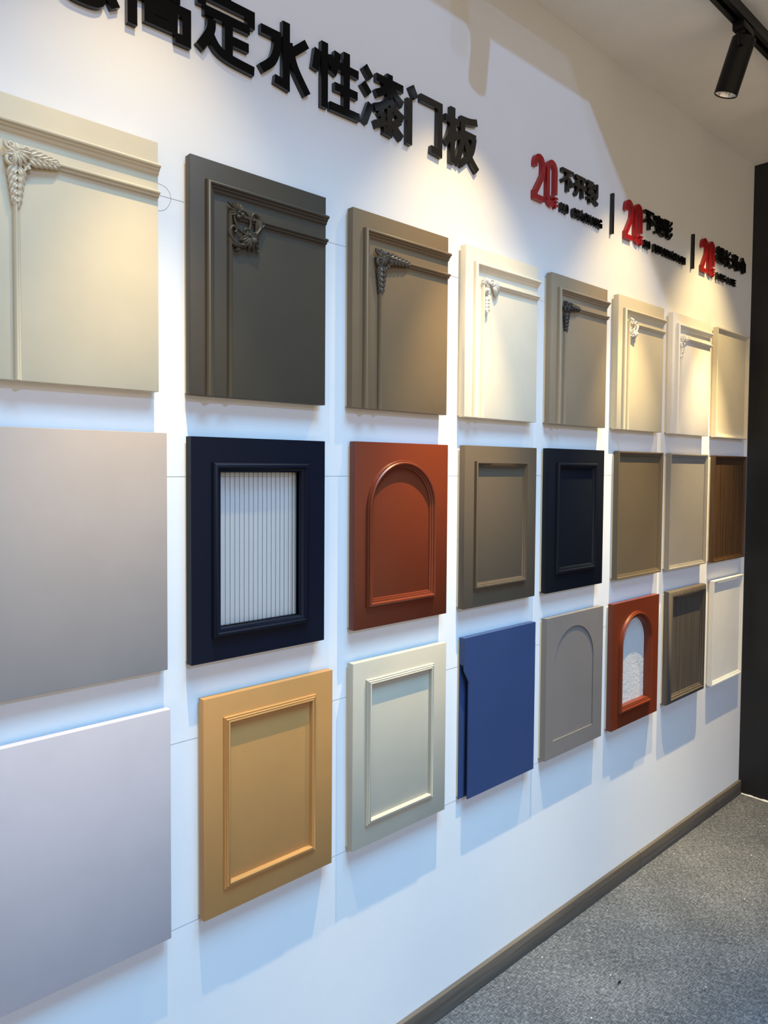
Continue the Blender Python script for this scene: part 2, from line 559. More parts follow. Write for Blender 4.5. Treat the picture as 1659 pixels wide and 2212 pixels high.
# ---- carved corner ornaments, drawn from the corner of the thin inner moulding (u right, v up, origin = corner)
def orn_acanthus(bm, cu, cv, k=1.0, n0=0.007, seed=1, right=0.096, down=0.092):
    """corner boss of scrolls and leaves with a lobed acanthus spray along each moulding"""
    rnd = random.Random(seed)
    for (du, dv, L) in ((1, 0, right), (0, -1, down)):
        ang = math.atan2(dv, du)
        sp = []
        for i in range(13):
            t = i / 12
            off = 0.0030 * math.sin(math.pi * t) * k
            sp.append((cu + du * L * t + (dv * off), cv + dv * L * t + du * off, n0 + 0.012 - 0.008 * t))
        tube(bm, sp, [0.0036 * k * (1 - 0.75 * i / 12) for i in range(13)], 0.9, 8)
        lobes = 5
        for i in range(lobes):
            t = 0.22 + 0.66 * i / lobes
            ln = lerp(0.027, 0.014, t) * k
            wd = lerp(0.0120, 0.0074, t) * k
            bu, bv = cu + du * L * t, cv + dv * L * t
            for sgn in (1, -1):
                a = ang + sgn * lerp(0.95, 0.55, t)
                leaf(bm, bu, bv, n0 + 0.0075 - 0.0040 * t, a, ln, wd, -sgn * 0.75, 0.0055, 0.0055)
                # a finer finger of the same lobe
                leaf(bm, bu + du * 0.005 * k, bv + dv * 0.005 * k, n0 + 0.0085 - 0.0040 * t, a - sgn * 0.30, ln * 0.72, wd * 0.55, -sgn * 0.45, 0.0055, 0.0045)
        leaf(bm, cu + du * L * 0.80, cv + dv * L * 0.80, n0 + 0.004, ang, L * 0.22, 0.0120 * k, 0.20, 0.004, 0.002)
        sgn = -1 if du else 1
        s0 = spiral(cu + du * L * 0.24 + abs(dv) * 0.010 * k, cv + dv * L * 0.24 - abs(du) * 0.010 * k, 0.0088 * k, 0.0020 * k, ang + sgn * 1.6, 1.15 * sgn, n0 + 0.007, 20, 0.002)
        tube(bm, s0, [lerp(0.0034, 0.0018, i / 20) * k for i in range(21)], 1.2, 8)
    for i in range(6):
        a = math.pi * 0.48 + i * math.pi * 0.54 / 5
        leaf(bm, cu + 0.003 * k, cv - 0.003 * k, n0 + 0.010, a, rnd.uniform(0.018, 0.023) * k, 0.0105 * k, rnd.uniform(-.6, .6), 0.006, 0.008)
    for i in range(5):
        a = -math.pi * 0.25 + (i - 2) * 0.36
        leaf(bm, cu - 0.004 * k, cv + 0.004 * k, n0 + 0.012, a, 0.029 * k, 0.0085 * k, (i - 2) * 0.15, 0.006, 0.005)
    for (du, dv, a0, s) in ((-0.008, -0.014, 2.2, 1), (0.015, 0.008, -0.6, -1), (-0.010, 0.010, 2.6, 1)):
        sp = spiral(cu + du * k, cv + dv * k, 0.0078 * k, 0.0018 * k, a0, 1.15 * s, n0 + 0.008, 20, 0.003)
        tube(bm, sp, [lerp(0.0033, 0.0018, i / 20) * k for i in range(21)], 1.2, 8)
        ball(bm, cu + du * k, cv + dv * k, n0 + 0.009, 0.0030 * k)

def orn_scroll(bm, cu, cv, k=1.0, n0=0.007):
    """openwork of C-scrolls round a heart, shell fan above left, leaf fan below right (about 0.075 square at k=1)"""
    S_ = lambda u, v: (cu + u * k, cv + v * k)
    def curve(pts, r0, r1, lift=0.006):
        q = smooth_path([(*S_(a, b), n0 + lift) for a, b in pts], 7)
        m = len(q) - 1
        tube(bm, q, [lerp(r0, r1, (i / m)) * k for i in range(m + 1)], 1.5, 8)
    # heart made of two C-scrolls
    curve([(0.024, -0.026), (0.013, -0.020), (0.006, -0.006), (0.006, 0.002), (0.011, 0.005), (0.014, 0.000)], 0.0019, 0.0024)
    curve([(0.034, -0.018), (0.037, -0.008), (0.034, 0.004), (0.026, 0.010), (0.019, 0.010), (0.016, 0.005)], 0.0019, 0.0024)
    curve([(0.024, -0.026), (0.030, -0.026), (0.031, -0.020), (0.027, -0.018)], 0.0022, 0.0014)
    curve([(0.034, -0.018), (0.029, -0.016), (0.024, -0.021)], 0.0020, 0.0012)
    ball(bm, *S_(0.013, -0.001), n0 + 0.007, 0.0042 * k); ball(bm, *S_(0.021, 0.004), n0 + 0.007, 0.0042 * k)
    # shell fan at the upper left
    for i in range(8):
        a = 1.15 + i * 0.33
        leaf(bm, *S_(0.013, 0.005), n0 + 0.007, a, (0.018 if i != 4 else 0.024) * k, 0.0046 * k, 0.25 * (i - 3.5) / 3.5, 0.005, 0.003)
    ball(bm, *S_(0.013, 0.006), n0 + 0.010, 0.0022 * k)
    # side scrolls ending in volutes
    curve([(0.046, -0.024), (0.056, -0.010), (0.055, 0.004), (0.046, 0.011), (0.039, 0.006), (0.041, -0.001), (0.046, 0.001)], 0.0040, 0.0018)
    curve([(0.024, -0.046), (0.010, -0.046), (-0.001, -0.036), (-0.002, -0.024), (0.004, -0.018), (0.010, -0.022), (0.007, -0.028)], 0.0036, 0.0018)
    leaf(bm, *S_(0.050, -0.020), n0 + 0.006, 1.35, 0.028 * k, 0.0105 * k, 0.55, 0.004, 0.003)
    leaf(bm, *S_(0.056, -0.012), n0 + 0.005, 1.0, 0.018 * k, 0.006 * k, -0.4, 0.003, 0.002)
    leaf(bm, *S_(0.024, -0.047), n0 + 0.006, math.pi + 0.05, 0.030 * k, 0.0095 * k, -0.45, 0.004, 0.003)
    leaf(bm, *S_(0.018, -0.050), n0 + 0.005, math.pi + 0.7, 0.012 * k, 0.005 * k, -0.4, 0.003, 0.002)
    # flower at the lower right: leaf fan round a boss
    for i in range(9):
        a = -2.35 + i * 0.30
        leaf(bm, *S_(0.032, -0.027), n0 + 0.008, a, lerp(0.028, 0.022, abs(i - 4) / 4) * k, 0.0072 * k, 0.5 * (i - 4) / 4, 0.006, 0.005)
    ball(bm, *S_(0.041, -0.036), n0 + 0.011, 0.0066 * k)
    ball(bm, *S_(0.032, -0.028), n0 + 0.012, 0.0032 * k)
    tube(bm, spiral(*S_(0.051, -0.045), 0.006 * k, 0.003 * k, -1.8, 0.55, n0 + 0.004, 10), [0.0016 * k] * 11, 1.2, 6)

def orn_shell(bm, cu, cv, k=1.0, n0=0.007):
    """big volute at the corner, a bud to the right and a drop of husks down the side"""
    tube(bm, spiral(cu + 0.008 * k, cv - 0.020 * k, 0.0135 * k, 0.003 * k, 1.9, -1.35, n0 + 0.005, 26, 0.004), [lerp(0.0034, 0.0020, i / 26) * k for i in range(27)], 1.3, 8)
    ball(bm, cu + 0.008 * k, cv - 0.020 * k, n0 + 0.009, 0.0062 * k)
    tube(bm, spiral(cu + 0.030 * k, cv + 0.002 * k, 0.0100 * k, 0.003 * k, 3.0, -1.2, n0 + 0.005, 22, 0.003), [lerp(0.0032, 0.0018, i / 22) * k for i in range(23)], 1.3, 8)
    ball(bm, cu + 0.030 * k, cv + 0.002 * k, n0 + 0.008, 0.0042 * k)
    for i in range(5):
        leaf(bm, cu + 0.010 * k, cv - 0.004 * k, n0 + 0.006, 1.2 + i * 0.42, 0.020 * k, 0.0085 * k, 0.3, 0.005, 0.004)
    for i in range(7):
        leaf(bm, cu + 0.036 * k, cv - 0.006 * k, n0 + 0.006, -1.1 + i * 0.33, 0.030 * k, 0.0090 * k, 0.2 - 0.07 * i, 0.006, 0.004)
    for i in range(4):
        v = cv - (0.036 + 0.009 * i) * k
        for s in (-1, 1):
            leaf(bm, cu + 0.010 * k, v, n0 + 0.006, -math.pi / 2 + s * 0.55, 0.018 * k, 0.0090 * k, -s * 0.5, 0.005, 0.004)
    leaf(bm, cu + 0.009 * k, cv - 0.066 * k, n0 + 0.006, -math.pi / 2 - 0.1, 0.022 * k, 0.010 * k, 0.2, 0.004, 0.004)

def orn_floral(bm, cu, cv, k=1.0, n0=0.007, seed=3):
    """sprigs of small leaves and buds trailing right and down from a flower"""
    rnd = random.Random(seed)
    for i in range(9):
        leaf(bm, cu + 0.006 * k, cv - 0.006 * k, n0 + 0.006, i * 0.70, 0.016 * k, 0.008 * k, 0.3, 0.005, 0.003)
    ball(bm, cu + 0.006 * k, cv - 0.006 * k, n0 + 0.010, 0.0042 * k)
    for (du, dv, L, m) in ((1, 0.0, 0.066, 6), (0.06, -1, 0.080, 8)):
        ang = math.atan2(dv, du)
        q = [(cu + du * L * t * k + dv * 0.005 * math.sin(t * 9) * k, cv + dv * L * t * k + du * 0.005 * math.sin(t * 9) * k, n0 + 0.005) for t in [i / 14 for i in range(15)]]
        tube(bm, q, [lerp(0.0022, 0.0010, i / 14) * k for i in range(15)], 1.2, 6)
        for i in range(m):
            p = q[3 + int(i * 11 / m)]
            for s in (-1, 1):
                leaf(bm, p[0], p[1], n0 + 0.0055, ang + s * rnd.uniform(0.6, 1.2), lerp(0.016, 0.010, i / m) * k, lerp(0.0075, 0.005, i / m) * k, -s * 0.6, 0.004, 0.003)
            if i % 2 == 0:
                ball(bm, p[0] + 0.004 * k, p[1] - 0.004 * k, n0 + 0.007, 0.0026 * k)
    for i in range(4):
        leaf(bm, cu + 0.018 * k, cv - 0.018 * k, n0 + 0.006, -0.8 + (i - 1.5) * 0.5, 0.014 * k, 0.006 * k, 0.2, 0.004, 0.003)

def corner_panel(x0, x1, zb, zt, m, label, orn, ui, vi, k=1.0, mo=MOULD_OUT, mi=MOULD_IN, orn_mat=None, uo=0.029, vo=0.390, seed=1, **kw):
    t, w, h = panel('corner_sample_panel', x0, x1, zb, zt, label)
    plain_board(t, w, h, m)
    bm = bmesh.new(); sweep(bm, l_path(uo, w, 0, vo), mo, T1 - .0002, False)
    link_mesh('wide_moulding', bm, m, t, 40)
    bm = bmesh.new(); sweep(bm, l_path(ui, w, 0, vi), mi, T1 - .0002, False)
    link_mesh('thin_moulding', bm, m, t, 40)
    bm = bmesh.new()
    orn(bm, ui + 0.005, vi - 0.005, k, T1 + 0.001, **kw)
    link_mesh('corner_ornament', bm, orn_mat or m, t, 50)
    return t

def framed(t, w, h, m, prof, mp=None, depth=0.0092):
    """thin raised rim round a sunk panel"""
    e = 0.0002
    bm = bmesh.new(); slab(bm, 0.0003, w - 0.0003, 0.0003, h - 0.0003, T0, T1 - depth + e, 0.0)
    link_mesh('sunk_panel', bm, mp or m, t, smooth=0)
    bm = bmesh.new(); sweep(bm, [(0, 0), (w, 0), (w, h), (0, h)], [(0, T0 - T1)] + prof, T1, True)
    link_mesh('rim', bm, m, t, 40)

def rect_mould(t, m, u0, u1, v0, v1, prof, name='moulding'):
    bm = bmesh.new(); sweep(bm, rect(u0, u1, v0, v1), prof, T1 - .0002, True)
    return link_mesh(name, bm, m, t, 40)

ORN_IVORY = paint('ornament_white', (0.74, 0.71, 0.63), 0.45)

# ---------------- top row
Z1 = (1.5345, 1.9625)
C1 = paint('cream_lacquer', (0.6148, 0.5207, 0.3657))
corner_panel(0.266, 0.5725, *Z1, C1, 'cream panel with a leaf-carved corner, leftmost in the top row', orn_acanthus, 0.072, 0.3445, 0.95,
             orn_mat=paint('cream_ornament', (0.66, 0.58, 0.44), 0.42), right=0.066, down=0.082, seed=2)
C2 = paint('charcoal_lacquer', (0.0716, 0.0597, 0.0437), 0.42)
corner_panel(0.6328, 0.940, *Z1, C2, 'charcoal panel with an openwork scroll ornament in its corner', orn_scroll, 0.0745, 0.3425, 1.12)
C3 = paint('taupe_brown_lacquer', (0.1947, 0.1348, 0.0764), 0.42)
corner_panel(1.013, 1.316, *Z1, C3, 'brown panel with a dark leaf-carved corner, above the solid rust-red arched panel', orn_acanthus, 0.0725, 0.3405, 1.0,
             orn_mat=paint('brown_ornament', (0.105, 0.085, 0.065), 0.35), right=0.092, down=0.086)
C4 = paint('ivory_lacquer', (0.8261, 0.7293, 0.5599))
corner_panel(1.381, 1.685, *Z1, C4, 'ivory panel with a white volute and bud ornament in its corner', orn_shell, 0.0600, 0.3480, 0.95, mi=MOULD_IN, mo=MOULD_OUT, orn_mat=ORN_IVORY)
C5 = paint('grey_taupe_lacquer', (0.3126, 0.247, 0.1675), 0.42)
corner_panel(1.750, 2.051, *Z1, C5, 'grey-taupe panel with a black leaf-carved corner', orn_acanthus, 0.0605, 0.3460, 0.85,
             orn_mat=paint('dark_ornament', (0.050, 0.048, 0.045), 0.32), right=0.076, down=0.080, seed=5)
C6 = paint('beige_lacquer', (0.6318, 0.55, 0.3882))
corner_panel(2.119, 2.424, *Z1, C6, 'beige panel with a small ivory scroll ornament in its corner', orn_scroll, 0.0560, 0.3480, 0.85, orn_mat=ORN_IVORY, uo=0.027, vo=0.388)
C7 = paint('warm_white_lacquer', (0.76, 0.73, 0.67))
corner_panel(2.492, 2.801, *Z1, C7, 'white panel with trailing flower sprigs in its corner', orn_floral, 0.0500, 0.3480, 0.95, orn_mat=ORN_IVORY, uo=0.026, vo=0.391)
C8 = paint('greige_lacquer', (0.6353, 0.5889, 0.4808))
t, w, h = panel('rimmed_sample_panel', 2.868, 3.182, Z1[0], Z1[1] - .001, 'plain beige panel with a thin raised rim, last in the top row')
framed(t, w, h, C8, FRAME_THIN)

# ---------------- middle row
M1 = paint('mauve_grey_lacquer', (0.3976, 0.3275, 0.2834), 0.5)
t, w, h = panel('flat_sample_panel', 0.281, 0.587, 1.0415, 1.4635, 'plain flat mauve-grey panel under the cream carved panel')
plain_board(t, w, h, M1)

M2 = paint('midnight_lacquer', (0.0045, 0.0070, 0.0160), 0.42, 0.16)
t, w, h = panel('glazed_sample_panel', 0.633, 0.9398, 1.040, 1.4595, 'midnight-blue panel framing a window of clear fluted glass', 'panel')
for ch in list(t.children):
    bpy.data.objects.remove(ch, do_unlink=True)
bm = bmesh.new(); prism(bm, rect(.0012, w - .009, .004, h - .012), [list(reversed(rect(.055, w - .069, .052, h - .058)))], .0002, T0)
link_mesh('backing_board', bm, MAT['backing'], t, smooth=0)
GU0, GU1, GV0, GV1 = 0.0415, 0.2610, 0.0440, 0.3725
hole = rect(GU0 + .0185, GU1 - .0185, GV0 + .0185, GV1 - .0185)
bm = bmesh.new(); prism(bm, rect(0, w, 0, h), [list(reversed(hole))], T0, T1)
link_mesh('board', bm, M2, t, smooth=0)
rect_mould(t, M2, GU0, GU1, GV0, GV1, MOULD_BOLD)
# fluted pane: each flute a shallow rib
bm = bmesh.new()
a0, a1, b0, b1 = GU0 + .0160, GU1 - .0160, GV0 + .0160, GV1 - .0160
NF = 18
us, ns = [], []
for i in range(NF):
    for j in range(6):
        f = j / 6
        us.append(lerp(a0, a1, (i + f) / NF)); ns.append(0.0104 + 0.0024 * (math.sin(math.pi * f) ** 0.5))
us.append(a1); ns.append(0.0104)
fr_ = [(bm.verts.new(P3(x, b0, n)), bm.verts.new(P3(x, b1, n))) for x, n in zip(us, ns)]
for i in range(len(fr_) - 1):
    bm.faces.new((fr_[i][0], fr_[i + 1][0], fr_[i + 1][1], fr_[i][1]))
pane = link_mesh('fluted_glass', bm, MAT['fluted'], t, 50, recalc=False)
pane['label'] = 'clear glass with vertical flutes'

RUST = paint('rust_red_lacquer', (0.1473, 0.0271, 0.0095), 0.36, 0.4)
t, w, h = panel('arched_sample_panel', 1.0225, 1.323, 1.046, 1.4622, 'rust-red panel with a raised round-arched moulding and no glass')
plain_board(t, w, h, RUST)
bm = bmesh.new(); sweep(bm, arch(0.0340, 0.2535, 0.0465, 0.3765, 36), MOULD_ARCH, T1 - .0002, True)
link_mesh('arched_moulding', bm, RUST, t, 40)

M4 = paint('dark_taupe_lacquer', (0.1048, 0.0785, 0.0529), 0.42)
t, w, h = panel('moulded_sample_panel', 1.386, 1.691, 1.0467, 1.4634, 'dark taupe panel with a raised rectangular moulding, above the blue panel')
plain_board(t, w, h, M4)
rect_mould(t, M4, 0.037, 0.2545, 0.0500, 0.3765, MOULD_STEP)

M5 = paint('ink_black_lacquer', (0.0080, 0.0095, 0.0140), 0.42, 0.16)
t, w, h = panel('moulded_sample_panel', 1.7465, 2.0500, 1.046, 1.4643, 'near-black panel with a raised rectangular moulding')
plain_board(t, w, h, M5)
rect_mould(t, M5, 0.0390, 0.2535, 0.0525, 0.3775, MOULD_BOLD[:-2] + [(.0185, 0)])

M6 = paint('olive_brown_lacquer', (0.1255, 0.0947, 0.0592), 0.42)
t, w, h = panel('rimmed_sample_panel', 2.1395, 2.443, 1.0453, 1.4647, 'olive-brown panel with a thin raised rim, above the small rust arched window')
framed(t, w, h, M6, FRAME_THIN)
M7 = paint('stone_grey_lacquer', (0.2363, 0.2175, 0.1931), 0.45)
t, w, h = panel('rimmed_sample_panel', 2.500, 2.809, 1.0442, 1.4643, 'stone-grey panel with a thin raised rim in the middle row')
framed(t, w, h, M7, FRAME_THIN)
M8 = wood('walnut_veneer', (0.030, 0.015, 0.007), (0.085, 0.046, 0.022), 70, 0.4)
t, w, h = panel('rimmed_sample_panel', 2.872, 3.183, 1.041, 1.4626, 'dark walnut panel with a thin raised rim, last in the middle row')
framed(t, w, h, M8, FRAME_THIN)

# ---------------- bottom row
B1 = paint('lavender_grey_lacquer', (0.5217, 0.4566, 0.457), 0.5)
t, w, h = panel('flat_sample_panel', 0.3075, 0.592, 0.548, 0.9692, 'plain flat lavender-grey panel, leftmost in the bottom row')
plain_board(t, w, h, B1)
B2 = paint('camel_lacquer', (0.4702, 0.2353, 0.0768), 0.42)
t, w, h = panel('moulded_sample_panel', 0.657, 0.9636, 0.5495, 0.9715, 'camel-tan panel with a reeded rectangular moulding')
plain_board(t, w, h, B2)
rect_mould(t, B2, 0.0410, 0.2585, 0.0485, 0.3805, MOULD_REED)
B3 = paint('sage_grey_lacquer', (0.4898, 0.4384, 0.3388), 0.42)
t, w, h = panel('moulded_sample_panel', 1.0208, 1.3244, 0.5517, 0.9732, 'sage-grey panel with a reeded rectangular moulding')
plain_board(t, w, h, B3)
rect_mould(t, B3, 0.0370, 0.2545, 0.0480, 0.3795, MOULD_REED)
B4 = paint('denim_blue_lacquer', (0.0332, 0.0577, 0.1478), 0.38)
t, w, h = panel('handleless_sample_panel', 1.3935, 1.698, 0.5502, 0.9718, 'denim-blue flat panel with a finger-pull notch down its left edge')
NW = 0.0175
bm = bmesh.new()
prism(bm, [(NW, 0), (w, 0), (w, h), (0, h), (0, 0.338), (NW, 0.306)], [], T1 - .0035, T1)
link_mesh('front_leaf', bm, B4, t, smooth=0)
bm = bmesh.new()
prism(bm, [(NW + .014, 0), (w, 0), (w, h), (0, h), (0, 0.352), (NW + .014, 0.320)], [], T0 + .0024, T1 - .0034)
link_mesh('board', bm, B4, t, smooth=0)
bm = bmesh.new(); slab(bm, 0, w, 0.0, h - .0002, T0, T0 + .0025, 0.0)
link_mesh('back_leaf', bm, B4, t, smooth=0)
B5 = paint('pewter_grey_lacquer', (0.200, 0.176, 0.160), 0.42)
t, w, h = panel('arched_sample_panel', 1.753, 2.061, 0.5545, 0.9720, 'pewter-grey panel with a shallow sunk round arch')
bm = bmesh.new(); prism(bm, rect(0, w, 0, h), [list(reversed(arch(0.0400, 0.2545, 0.0505, 0.3780, 40)))], T1 - .0032, T1)
link_mesh('board', bm, B5, t, smooth=0)
bm = bmesh.new(); slab(bm, 0.0, w, 0.0, h, T0, T1 - .0031, 0.0)
link_mesh('sunk_panel', bm, B5, t, smooth=0)

t, w, h = panel('glazed_sample_panel', 2.122, 2.433, 0.5517, 0.9682, 'rust-red panel framing a round-arched window of rippled glass')
for ch in list(t.children):
    bpy.data.objects.remove(ch, do_unlink=True)
A_ = (0.0395, 0.2545, 0.0495, 0.3775)
ins = .0200
bm = bmesh.new(); prism(bm, rect(.0012, w - .009, .004, h - .012), [list(reversed(arch(A_[0] + .015, A_[1] - .015, A_[2] + .015, A_[3] - .015, 30)))], .0002, T0)
link_mesh('backing_board', bm, MAT['backing'], t, smooth=0)
bm = bmesh.new(); prism(bm, rect(0, w, 0, h), [list(reversed(arch(A_[0] + ins, A_[1] - ins, A_[2] + ins, A_[3] - ins, 36)))], T0, T1)
link_mesh('board', bm, RUST, t, 40)
bm = bmesh.new(); sweep(bm, arch(*A_, 36), MOULD_ARCH[:-1] + [(.0200, -.0010)], T1 - .0002, True)
link_mesh('arched_moulding', bm, RUST, t, 40)
bm = bmesh.new(); prism(bm, arch(A_[0] + ins - .003, A_[1] - ins + .003, A_[2] + ins - .003, A_[3] - ins + .003, 36), [], T0 + .0010, T0 + .0045)
o = link_mesh('rippled_glass', bm, MAT['rippled'], t, smooth=0)
o['label'] = 'milky glass with a rippled surface'

B7 = wood('smoked_oak_veneer', (0.060, 0.049, 0.040), (0.105, 0.088, 0.071), 70, 0.45)
t, w, h = panel('bevelled_sample_panel', 2.506, 2.812, 0.5522, 0.9660, 'smoked-oak panel with a wide sloping wooden frame')
framed(t, w, h, B7, FRAME_BEVEL, None, 0.0078)
B8 = paint('satin_white_lacquer', (0.74, 0.73, 0.69), 0.45)
t, w, h = panel('rimmed_sample_panel', 2.888, 3.185, 0.5458, 0.9667, 'white panel with a thin raised rim, last in the bottom row')
framed(t, w, h, B8, FRAME_THIN)

# ------------------------------------------------------------------ raised lettering
# glyphs: strokes in a 100 x 100 box (y up). 's' = smooth curve, 'c' = closed
G = {
 'gan': [[(14, 86), (92, 86)], ['s', (17, 86), (14, 56), (3, 38)], ['s', (60, 100), (68, 64), (94, 42)], [(90, 70), (72, 50)], [(27, 72), (52, 72)], ['c', (29, 60), (51, 60), (51, 46), (29, 46)],
         [(12, 30), (5, 8)], ['s', (29, 32), (29, 12), (38, 6), (62, 6), (72, 10), (74, 18)], [(46, 36), (56, 20)], [(80, 32), (94, 10)]],
 'gao': [[(50, 101), (50, 86)], [(2, 84), (98, 84)], ['c', (26, 72), (74, 72), (74, 58), (26, 58)], [(10, 46), (10, 0)], [(30, 44), (91, 44), (91, 7), (73, 7)], ['c', (34, 31), (70, 31), (70, 17), (34, 17)], [(10, 44), (40, 44)]],
 'ding': [[(50, 102), (50, 88)], [(8, 66), (8, 84), (92, 84), (92, 66)], [(12, 62), (90, 62)], [(53, 62), (53, 12)], [(53, 36), (88, 36)], ['s', (24, 53), (22, 36), (5, 9)], ['s', (20, 34), (34, 17), (56, 10), (98, 7)]],
 'shui': [[(51, 100), (51, 8), (29, 11)], ['s', (35, 74), (33, 54), (24, 34), (4, 17)], [(3, 74), (41, 74)], [(92, 83), (58, 56)], ['s', (56, 72), (68, 40), (94, 7)]],
 'xing': [[(8, 84), (2, 52)], [(22, 100), (22, 0)], [(33, 85), (38, 68)], ['s', (50, 94), (47, 76), (40, 58)], [(70, 100), (70, 5)], [(46, 74), (97, 74)], [(44, 40), (95, 40)], [(34, 7), (100, 7)]],
 'qi': [[(4, 95), (20, 80)], [(0, 67), (16, 53)], [(4, 5), (19, 38)], [(32, 87), (99, 87)], [(65, 101), (65, 62)], ['s', (61, 84), (50, 70), (32, 60)], ['s', (69, 84), (80, 70), (98, 61)],
        ['s', (63, 60), (50, 46), (28, 36)], ['s', (66, 60), (78, 46), (100, 37)], [(65, 46), (65, 5), (50, 6)], [(40, 34), (52, 25)], [(30, 9), (57, 21)], [(92, 32), (75, 20)], [(72, 20), (97, 4)]],
 'men': [[(13, 101), (26, 83)], [(9, 78), (9, 0)], [(38, 90), (92, 90), (92, 7), (68, 9)]],
 'ban': [[(0, 77), (42, 77)], [(22, 101), (22, 0)], ['s', (22, 72), (14, 48), (2, 32)], [(25, 62), (37, 46)], ['s', (96, 94), (74, 89), (46, 87)], ['s', (52, 88), (50, 44), (35, 3)], [(52, 63), (93, 63)],
         ['s', (88, 63), (78, 32), (45, 4)], ['s', (60, 60), (72, 28), (99, 4)]],
 'bu': [[(2, 91), (98, 91)], ['s', (56, 90), (36, 62), (3, 38)], [(52, 68), (52, 0)], [(62, 58), (94, 34)]],
 'kai': [[(6, 90), (94, 90)], [(0, 49), (100, 49)], ['s', (30, 90), (29, 40), (8, 2)], [(69, 90), (69, 0)]],
 'lie': [[(2, 93), (56, 93)], [(26, 90), (4, 66)], ['s', (20, 79), (50, 79), (42, 64), (12, 50)], [(22, 72), (34, 62)], [(69, 93), (69, 66)], [(91, 99), (91, 55), (78, 55)],
         [(50, 54), (50, 40)], [(2, 41), (98, 41)], ['s', (50, 40), (32, 24), (4, 15)], [(30, 27), (30, 3), (50, 9)], [(88, 32), (66, 20)], ['s', (52, 38), (66, 16), (98, 2)]],
 'bian': [[(50, 101), (50, 86)], [(2, 85), (98, 85)], [(36, 84), (36, 58)], [(64, 84), (64, 58)], [(17, 76), (5, 56)], [(83, 76), (97, 56)], ['s', (12, 47), (84, 47), (66, 20), (6, 2)], ['s', (28, 42), (52, 16), (98, 2)]],
 'xingshape': [[(4, 92), (60, 92)], [(0, 53), (62, 53)], ['s', (20, 92), (20, 46), (5, 3)], [(45, 92), (45, 0)], [(96, 99), (68, 74)], [(97, 68), (66, 42)], [(99, 36), (62, 2)]],
 'chao': [[(4, 85), (46, 85)], [(25, 101), (25, 66)], [(0, 65), (50, 65)], [(27, 66), (27, 14)], [(27, 40), (48, 40)], [(12, 46), (3, 8)], ['s', (8, 28), (30, 9), (100, 6)],
          [(54, 92), (92, 92), (90, 64), (79, 64)], ['s', (70, 92), (66, 74), (52, 60)], ['c', (59, 46), (91, 46), (91, 22), (59, 22)]],
 'chang': [[(27, 101), (27, 7), (48, 16)], [(85, 95), (36, 62)], [(0, 52), (100, 52)], ['s', (50, 50), (66, 22), (97, 4)]],
 'shou': [[(10, 89), (90, 89)], [(16, 73), (84, 73)], [(2, 56), (98, 56)], ['s', (50, 101), (42, 56), (4, 12)], [(34, 38), (98, 38)], [(75, 50), (75, 6), (60, 6)], [(38, 27), (52, 14)]],
 'ming': [['s', (50, 100), (34, 80), (3, 60)], ['s', (50, 100), (66, 80), (97, 60)], [(30, 64), (70, 64)], ['c', (12, 48), (42, 48), (42, 20), (12, 20)], [(58, 48), (91, 48), (91, 19), (80, 19)], [(59, 48), (59, 0)]],
 'nian': [[(26, 101), (6, 68)], [(20, 86), (93, 86)], [(22, 58), (89, 58)], [(23, 58), (23, 30)], [(0, 30), (100, 30)], [(57, 86), (57, 0)]],
 'A': [[(6, 0), (50, 100), (94, 0)], [(24, 32), (76, 32)]],
 'C': [['s', (90, 74), (76, 92), (50, 95), (22, 86), (11, 50), (22, 14), (50, 5), (76, 8), (90, 28)]],
 'D': [['s', (13, 93), (52, 92), (82, 76), (87, 50), (82, 24), (52, 8), (13, 7)], [(13, 100), (13, 0)]],
 'E': [[(14, 100), (14, 0)], [(14, 92), (90, 92)], [(14, 50), (82, 50)], [(14, 8), (90, 8)]],
 'F': [[(14, 100), (14, 0)], [(14, 92), (90, 92)], [(14, 50), (82, 50)]],
 'G': [['s', (90, 74), (76, 92), (50, 95), (22, 86), (11, 50), (22, 14), (50, 5), (76, 8), (88, 20)], [(52, 46), (88, 46), (88, 4)]],
 'I': [[(50, 100), (50, 0)]],
 'K': [[(14, 100), (14, 0)], [(90, 100), (20, 42)], [(40, 58), (94, 0)]],
 'L': [[(14, 100), (14, 0)], [(14, 8), (90, 8)]],
 'M': [[(11, 0), (11, 100)], [(11, 96), (50, 20), (89, 96)], [(89, 100), (89, 0)]],
 'N': [[(12, 0), (12, 100)], [(14, 96), (86, 4)], [(88, 0), (88, 100)]],
 'O': [['sc', (50, 95), (20, 84), (11, 50), (20, 16), (50, 5), (80, 16), (89, 50), (80, 84)]],
 'R': [[(14, 100), (14, 0)], ['s', (14, 92), (60, 92), (84, 74), (60, 50), (14, 48)], [(48, 48), (90, 0)]],
 'T': [[(2, 92), (98, 92)], [(50, 92), (50, 0)]],
 '2': [['s', (14, 72), (15, 82), (25, 91), (50, 95), (75, 91), (86, 80), (86, 64), (80, 52)], [(82, 56), (14, 14)], [(14, 20), (14, 6)], [(0, 7), (98, 7)]],
}

